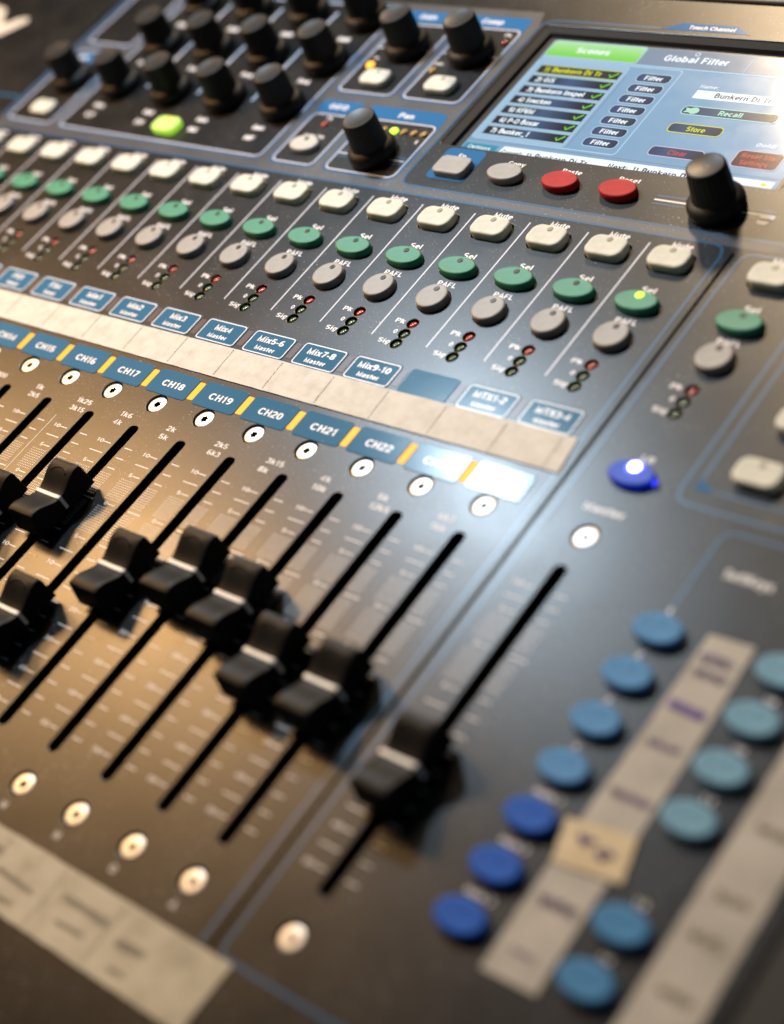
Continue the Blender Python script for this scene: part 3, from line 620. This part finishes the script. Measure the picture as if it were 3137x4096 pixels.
for x, y in KN:
    if first: k0.location = (x*S, y*S, 0); first = False
    else: o = copy_tree(k0, con, (x, y, 0)); o.rotation_euler.z = random.uniform(0, 6)

# ------------------------------------------------------------------ touch screen (2 units below the panel face)
ZS = -2.0; KS = (CAMP[2]-ZS)/CAMP[2]
def q(x, y): return (CAMP[0]+(x-CAMP[0])*KS, CAMP[1]+(y-CAMP[1])*KS)
t = MB(); x0, y0, x1, y1 = SO
a = z3(rr(x0+0.05, y0+0.05, x1-0.05, y1-0.05, 1.2, 4), -0.25); b_ = z3(rr(x0+1.6, y0+0.6, x1-0.8, y1-1.7, 1.0, 4), -0.6)
c_ = z3(rr(x0+3.4, y0+0.8, x1-1.0, y1-3.0, 0.8, 4), -0.9); d_ = z3(rr(x0+4.2, y0+0.9, x1-1.1, y1-3.6, 0.8, 4), -1.98)
t.stack([d_, c_, b_, a], cap1=False, smooth=False); t.build('screen_bezel', 'gloss', con)
t = MB(); t.rect(x0-1, y0-1, x1+1, y1+1, ZS-0.02); scr = t.build('touch_screen', 's_off', con)
def sp(pts): return [q(*p) for p in pts]
def sfield(name, pts, z, mt, parent=scr, lab=None):
    """one lit field of the display, its own origin at its corner"""
    P = sp(pts); t = MB(); t.poly(P, 0); 
    o = t.build(name, mt, parent, (0, 0, ZS+z))
    if lab: o['label'] = lab
    return o
def scale_text(mb, s_, x, y, cap, wd, z, mi=0, al='l', bold=0.02):
    X, Y = q(x, y); text(mb, s_, X, Y, cap*KS, wd*KS if wd else None, ZS+z, mi, al, bold)
sfield('screen_background', [(-94.8, 126), (13.0, 126), (13.0, 182.7), (-94.8, 182.7)], 0.0, 's_bg')
sfield('scenes_tab', rr(-94.2, 175.0, -59.6, 182.7, 1.2, 4), 0.03, 's_scenes')
sfield('global_filter_tab', [(-59.0, 174.6), (-22.8, 174.6), (-22.8, 182.4), (-59.0, 182.4)], 0.03, 's_tab')
sfield('empty_tab', [(-22.2, 174.6), (12.6, 174.6), (12.6, 182.4), (-22.2, 182.4)], 0.03, 's_tab')
t = MB(); t.path(sp(rr(-94.3, 174.9, -59.5, 182.7, 1.2, 4)), 0.35, ZS+0.06, 0, True)
t.path(sp([(-94.6, 174.2), (12.8, 174.2)]), 0.5, ZS+0.06, 0)
t.path(sp(rr(-94.3, 134.2, -41.4, 173.4, 1.4, 4)), 0.45, ZS+0.06, 0, True)
t.path(sp([(-58.8, 135.5), (-58.8, 168.5)]), 0.35, ZS+0.06, 2); t.path(sp([(-94.8, 133.1), (13, 133.1)]), 0.3, ZS+0.06, 2)
t.path(sp(rr(-93.6, 134.9, -60.0, 172.6, 1.0, 4)), 0.3, ZS+0.07, 0, True)
t.build('screen_outline', ['s_hl', 's_white', 's_tab'], scr)
sfield('list_field', rr(-93.6, 135.0, -60.1, 172.5, 1.0, 4), 0.04, 's_list')
ROWS = ('1) Bunkern Di Tr', '2) GiS', '3) Bunkern Inspel', '4) Svucken', '5) KFUM', '6) P-O Boxar', '7) Bunker_1'); RW = (21.5, 7.2, 21.5, 12.5, 9.5, 14.6, 14.2)
for i, (s_, wd) in enumerate(zip(ROWS, RW)):
    y = 168.3-5.03*i
    r_ = sfield('scene_list_row', [(-91.6, y-2.0), (-61.0, y-2.0), (-61.0, y+1.9), (-91.6, y+1.9)], 0.08, 's_rowsel' if i == 0 else 's_row')
    t = MB(); scale_text(t, s_, -89.2, y-1.0, 2.1, wd, 0.12, 0, bold=0.03)
    t.path(sp([(-64.8, y+0.2), (-64.0, y-1.0), (-61.9, y+1.2)]), 0.6, ZS+0.12, 1)
    t.path(sp([(-91.6, y-2.0), (-61.0, y-2.0), (-61.0, y+1.9), (-91.6, y+1.9)]), 0.22, ZS+0.11, 2 if i else 3, True)
    o = t.build('row_lettering', ['s_yellow' if i == 0 else 's_white', 's_green', 's_hl', 's_yellow'], scr)
for i in range(7):
    y = 168.7-5.03*i; P = rr(-55.0, y-1.95, -43.2, y+1.95, 1.5, 4)
    b = sfield('filter_button', P, 0.06, 's_btn'); t = MB(); t.path(sp(P), 0.32, ZS+0.1, 0, True); scale_text(t, 'Filter', -52.2, y-0.95, 1.9, 6.3, 0.1, 1, bold=0.03); t.build('button_lettering', ['s_hl', 's_white'], scr)
sfield('name_field', [(-32.0, 161.9), (9.5, 161.9), (9.5, 165.6), (-32.0, 165.6)], 0.06, 's_white')
for nm, bx, r_, fm, lm, s_, tx, ty, cap, wd in (
        ('recall_button', (-31.9, 154.7, -1.0, 158.4), 1.4, 's_btn', 's_mint', 'Recall', -19.8, 155.6, 2.0, 7.6),
        ('store_button', (-31.7, 146.7, -14.3, 150.6), 1.4, 's_btn', 's_yellow', 'Store', -25.8, 147.7, 2.0, 6.2),
        ('clear_button', (-31.9, 136.2, -14.4, 140.2), 1.4, 's_btn', 's_pink', 'Clear', -25.7, 137.2, 2.0, 6.0),
        ('reset_mix_button', (-5.0, 136.0, 9.2, 142.8), 1.4, 's_maroon', 's_pink', 'Reset Mix', -3.4, 139.8, 1.9, 10.6)):
    P = rr(*bx, r_, 4); b = sfield(nm, P, 0.06, fm); t = MB(); t.path(sp(P), 0.36, ZS+0.1, 0, True)
    scale_text(t, s_, tx, ty, cap, wd, 0.1, 1, bold=0.03)
    if nm == 'reset_mix_button': scale_text(t, 'Settings', -2.6, 137.0, 1.9, 8.8, 0.1, 1, bold=0.03)
    if nm == 'recall_button':
        X, Y = q(-28.6, 156.5); t.poly(ell(X+0.6, Y, 1.7, 1.45, 16), ZS+0.1, 1 if False else 0); t.poly([(X-2.6, Y-1.1), (X-0.4, Y-0.8), (X-0.4, Y+0.8), (X-2.6, Y+1.1), (X-1.9, Y)], ZS+0.105, 0)
    t.build('button_lettering', [lm, {'recall_button': 's_mint', 'store_button': 's_yellow'}.get(nm, 's_red')], scr)
sfield('status_bar', [(-80.8, 126.2), (-3.0, 126.2), (11.8, 126.2), (11.8, 131.9), (-79.6, 131.9)], 0.06, 's_white')
sfield('options_tab', [(-94.8, 126.2), (-81.6, 126.2), (-81.6, 131.6), (-94.0, 131.6)], 0.05, 's_teal')
for a_ in (('Scenes', -83.6, 177.4, 2.5, 12.6, 0.03, 's_white'), ('Global Filter', -51.2, 177.2, 2.7, 22.2, 0.03, 's_white'), ('Name:', -32.0, 166.5, 1.5, 6.0, 0.0, 's_white'),
           ('(hold)', -1.4, 144.7, 1.6, 6.0, 0.0, 's_white'), ('Options', -92.2, 129.0, 1.7, 8.6, 0.0, 's_white'), ('Bunkern Di Tr', -25.2, 162.8, 2.0, 18.2, 0.0, 's_text'),
           ('Current:', -79.0, 128.2, 2.1, 7.6, 0.0, 's_text'), ('1) Bunkern Di Tr', -69.8, 128.2, 2.1, 22.0, 0.0, 's_text'), ('Next:', -40.5, 128.4, 2.1, 6.4, 0.0, 's_text'), ('1) Bunkern Di Tr', -32.2, 128.4, 2.1, 22.0, 0.0, 's_text')):
    t = MB(); scale_text(t, *a_[:5], 0.12, 0, 'l', a_[5]); t.build('screen_word', a_[6], scr)
t = MB()
X, Y = q(-41.2, 181.3); t.path(ell(X, Y, 0.75, 0.75, 16), 0.25, ZS+0.1, 0, True)
t.build('screen_mark', 's_white', scr)
t = MB(); X, Y = q(13.0-2.6, 130.9); X, Y = q(9.0, 130.4); t.poly(ell(X, Y, 0.9, 0.7, 12), ZS+0.11); t.build('screen_mark', 's_yellow', scr)

# ------------------------------------------------------------------ tapes stuck on the console
def tape(name, mt, left, right, thick=0.12, n=60, jag=0.06, z0=0.02):
    """left/right: functions u->(x,y) of the two long edges, u 0..1"""
    t = MB(); top = []; k = 6
    for j in range(n+1):
        u = j/n; L_ = left(u); R_ = right(u)
        for i in range(k+1):
            s_ = i/k; e = jag*random.uniform(-1, 1) if i in (0, k) else 0
            x = L_[0]+(R_[0]-L_[0])*s_+e; y = L_[1]+(R_[1]-L_[1])*s_+e
            lift = 0.05*math.sin(u*37+s_*2)*(1 if 0 < i < k else 0)+0.03*math.sin(u*11+i)
            top.append((x, y, z0+thick+max(0, lift)))
    w_ = k+1
    t.add(top, [(j*w_+i, j*w_+i+1, (j+1)*w_+i+1, (j+1)*w_+i) for j in range(n) for i in range(k)], 0, True)
    rim = [top[i] for i in range(w_)]+[top[j*w_+k] for j in range(1, n+1)]+[top[n*w_+i] for i in range(k-1, -1, -1)]+[top[j*w_] for j in range(n-1, 0, -1)]
    t.stack([[(p[0], p[1], z0) for p in rim], rim], cap1=False, smooth=False)
    return t.build(name, mt)
# strip of blank paper squares between the two rows of labels
st = tape('paper_strip', 'tape', lambda u: (12.6-300*u, 23.6-1.2*u), lambda u: (11.2-300*u, 34.9-(1.2*u if u < 0.4 else 0.48+4*(u-0.4)*0.7)), 0.14, 120, 0.05, 0.17)
tag(st, 'long cream paper strip ruled into blank squares above the channel labels', 'paper strip')
for x in [colx(c)-9.6 for c in range(12, 25)]+[7.6]:
    t = MB(); pts = [(x+random.uniform(-0.09, 0.09)-0.5*i/14+0.25, 23.9+10.2*i/14) for i in range(15)]
    for i in range(14): t.line(pts[i], (pts[i][0]*0.4+pts[i+1][0]*0.6, pts[i][1]*0.35+pts[i+1][1]*0.65), random.uniform(0.16, 0.38), 0.42)
    t.build('pencil_line', 'pencil', st)
# used strip under the lower screws
ft = tape('masking_tape', 'oldtape', lambda u: (21.8-220*u, -130.2), lambda u: (22.4-220*u, -113.4), 0.16, 90, 0.12)
tag(ft, 'used masking tape with faint rubbed writing, in front of the lower screws', 'tape')
t = MB()
def scribble(mb, x, y, wd, ht, z, lw, mi=0, ang=0.0, seed=1, n=None):
    rg = random.Random(seed); n = n or max(6, int(wd/0.8)); P = []
    for i in range(n*4):
        u = i/(n*4-1); px = u*wd+0.35*ht*math.cos(i*1.9); py = ht*0.5*math.sin(i*1.35+rg.uniform(-.5, .5))*rg.uniform(0.5, 1.0)
        P.append((x+px*math.cos(ang)-py*math.sin(ang), y+px*math.sin(ang)+py*math.cos(ang)))
    mb.path(P, lw, z, mi)
for i, (x, y, wd) in enumerate(((-98, -119, 12), (-79, -120.5, 14), (-59, -118.6, 9), (-47.5, -121.8, 13), (-26, -119.4, 15), (-6, -121.5, 8))): scribble(t, x, y, wd, 1.6+0.5*(i % 3), 0.38, 0.26, 0, -0.05+0.04*(i % 3), 20+i, int(wd*2.2)); scribble(t, x+2.5, y-5.4, wd*0.6, 1.3, 0.38, 0.24, 0, 0.05, 40+i, int(wd*1.4))
for x in (-30.2, -9.8, -50.0): t.line((x, -114.6), (x-0.4, -129.4), 0.22, 0.37)
t.build('faint_writing', 'grit', ft)
# strip beside the soft keys
kt = tape('masking_tape', 'sidetape', lambda u: (71.0-1.6*math.sin(u*2.4)*u+0.2, -5.0-85*u), lambda u: (82.0+1.8*u+0.5*math.sin(u*5), -4.6-84*u-1.2*u), 0.14, 60, 0.12)
tag(kt, 'masking tape with purple handwriting between the two columns of blue soft keys', 'tape')
for i, (x, y, wd, ht, lw, mi) in enumerate(((72.6, -10.8, 7, 3.2, 0.45, 1), (73.0, -14.6, 7.5, 2.6, 0.45, 1), (72.4, -23.6, 8.4, 1.3, 0.9, 0), (73.0, -33.2, 7.8, 1.8, 0.6, 1), (72.6, -46.2, 8.8, 2.0, 0.6, 1), (72.6, -72.6, 8.6, 2.6, 0.6, 1), (73.2, -84, 6, 1.4, 0.3, 1))):
    t = MB(); scribble(t, x, y, wd, ht, 0.40, lw, 0, 0.02, 60+i)
    if i == 2: t.line((72.4, -23.2), (81.0, -24.0), 1.9, 0.41, 0)
    t.build('handwritten_word', ['purple', 'faded'][mi], kt)
pt = tape('tape_patch', 'patch', lambda u: (67.6+2.6*u, -55.2-9.8*u), lambda u: (83.4+2.4*u, -53.2-10.0*u), 0.14, 14, 0.15, 0.36)
tag(pt, 'small yellowed square of tape stuck across the strip beside the royal blue keys', 'tape')
for x, y, k in ((72.6, -58.2, 90), (77.8, -59.6, 91)): t = MB(); scribble(t, x, y, 3.0, 3.0, 0.72, 0.6, 0, 0, k, 3); t.build('handwritten_letter', 'purple', pt)
et = tape('masking_tape', 'sidetape', lambda u: (99.6-0.2*u, -20.0-120*u), lambda u: (112.6+1.8*u, -20.0-120*u), 0.14, 70, 0.12)
tag(et, 'wide masking tape with faint grey marks along the right-hand edge of the console', 'tape')
t = MB()
for i, (x, y) in enumerate(((103, -41.5), (103, -57), (102.6, -66), (103, -78))): scribble(t, x, y, 7, 2.6, 0.40, 0.5, 0, 0, 120+i)
t.build('faint_writing', 'grit', et)
# torn label far left
t = MB(); P = [(-354.2, 167), (-356.4, 169.6), (-360, 168.6), (-368.5, 163.6), (-371.5, 167.5), (-376, 173.5), (-398, 178), (-398, 150), (-373, 150.5), (-362, 156.8)]
t.stack([z3(P, 0.02), z3(P, 0.3)], smooth=False); tl = t.build('torn_label', 'tape')
tag(tl, 'torn cream tape label with a forked end, left of all the knobs', 'label')
for x, y, k in ((-377, 151.5, 5), (-386, 158, 6)): t = MB(); scribble(t, x, y, 9, 3, 0.35, 0.8, 0, 0.5, k); t.build('handwritten_word', 'purple', tl)
# ------------------------------------------------------------------ surface under the console
t = MB(); t.rect(-1600, -900, 1300, 1500, -60); tb = t.build('table_top', 'table'); tag(tb, kind='structure')
t = MB()
P = rr(-430, -170, 130.5, 211.6, 2); t.stack([z3(P, -59.9), z3(P, -12.1)], cap0=True, cap1=False, smooth=False); t.build('chassis', 'side', con)
# ------------------------------------------------------------------ render settings
sc.cycles.use_denoising = True
sc.cycles.max_bounces = 6
sc.cycles.sample_clamp_indirect = 6
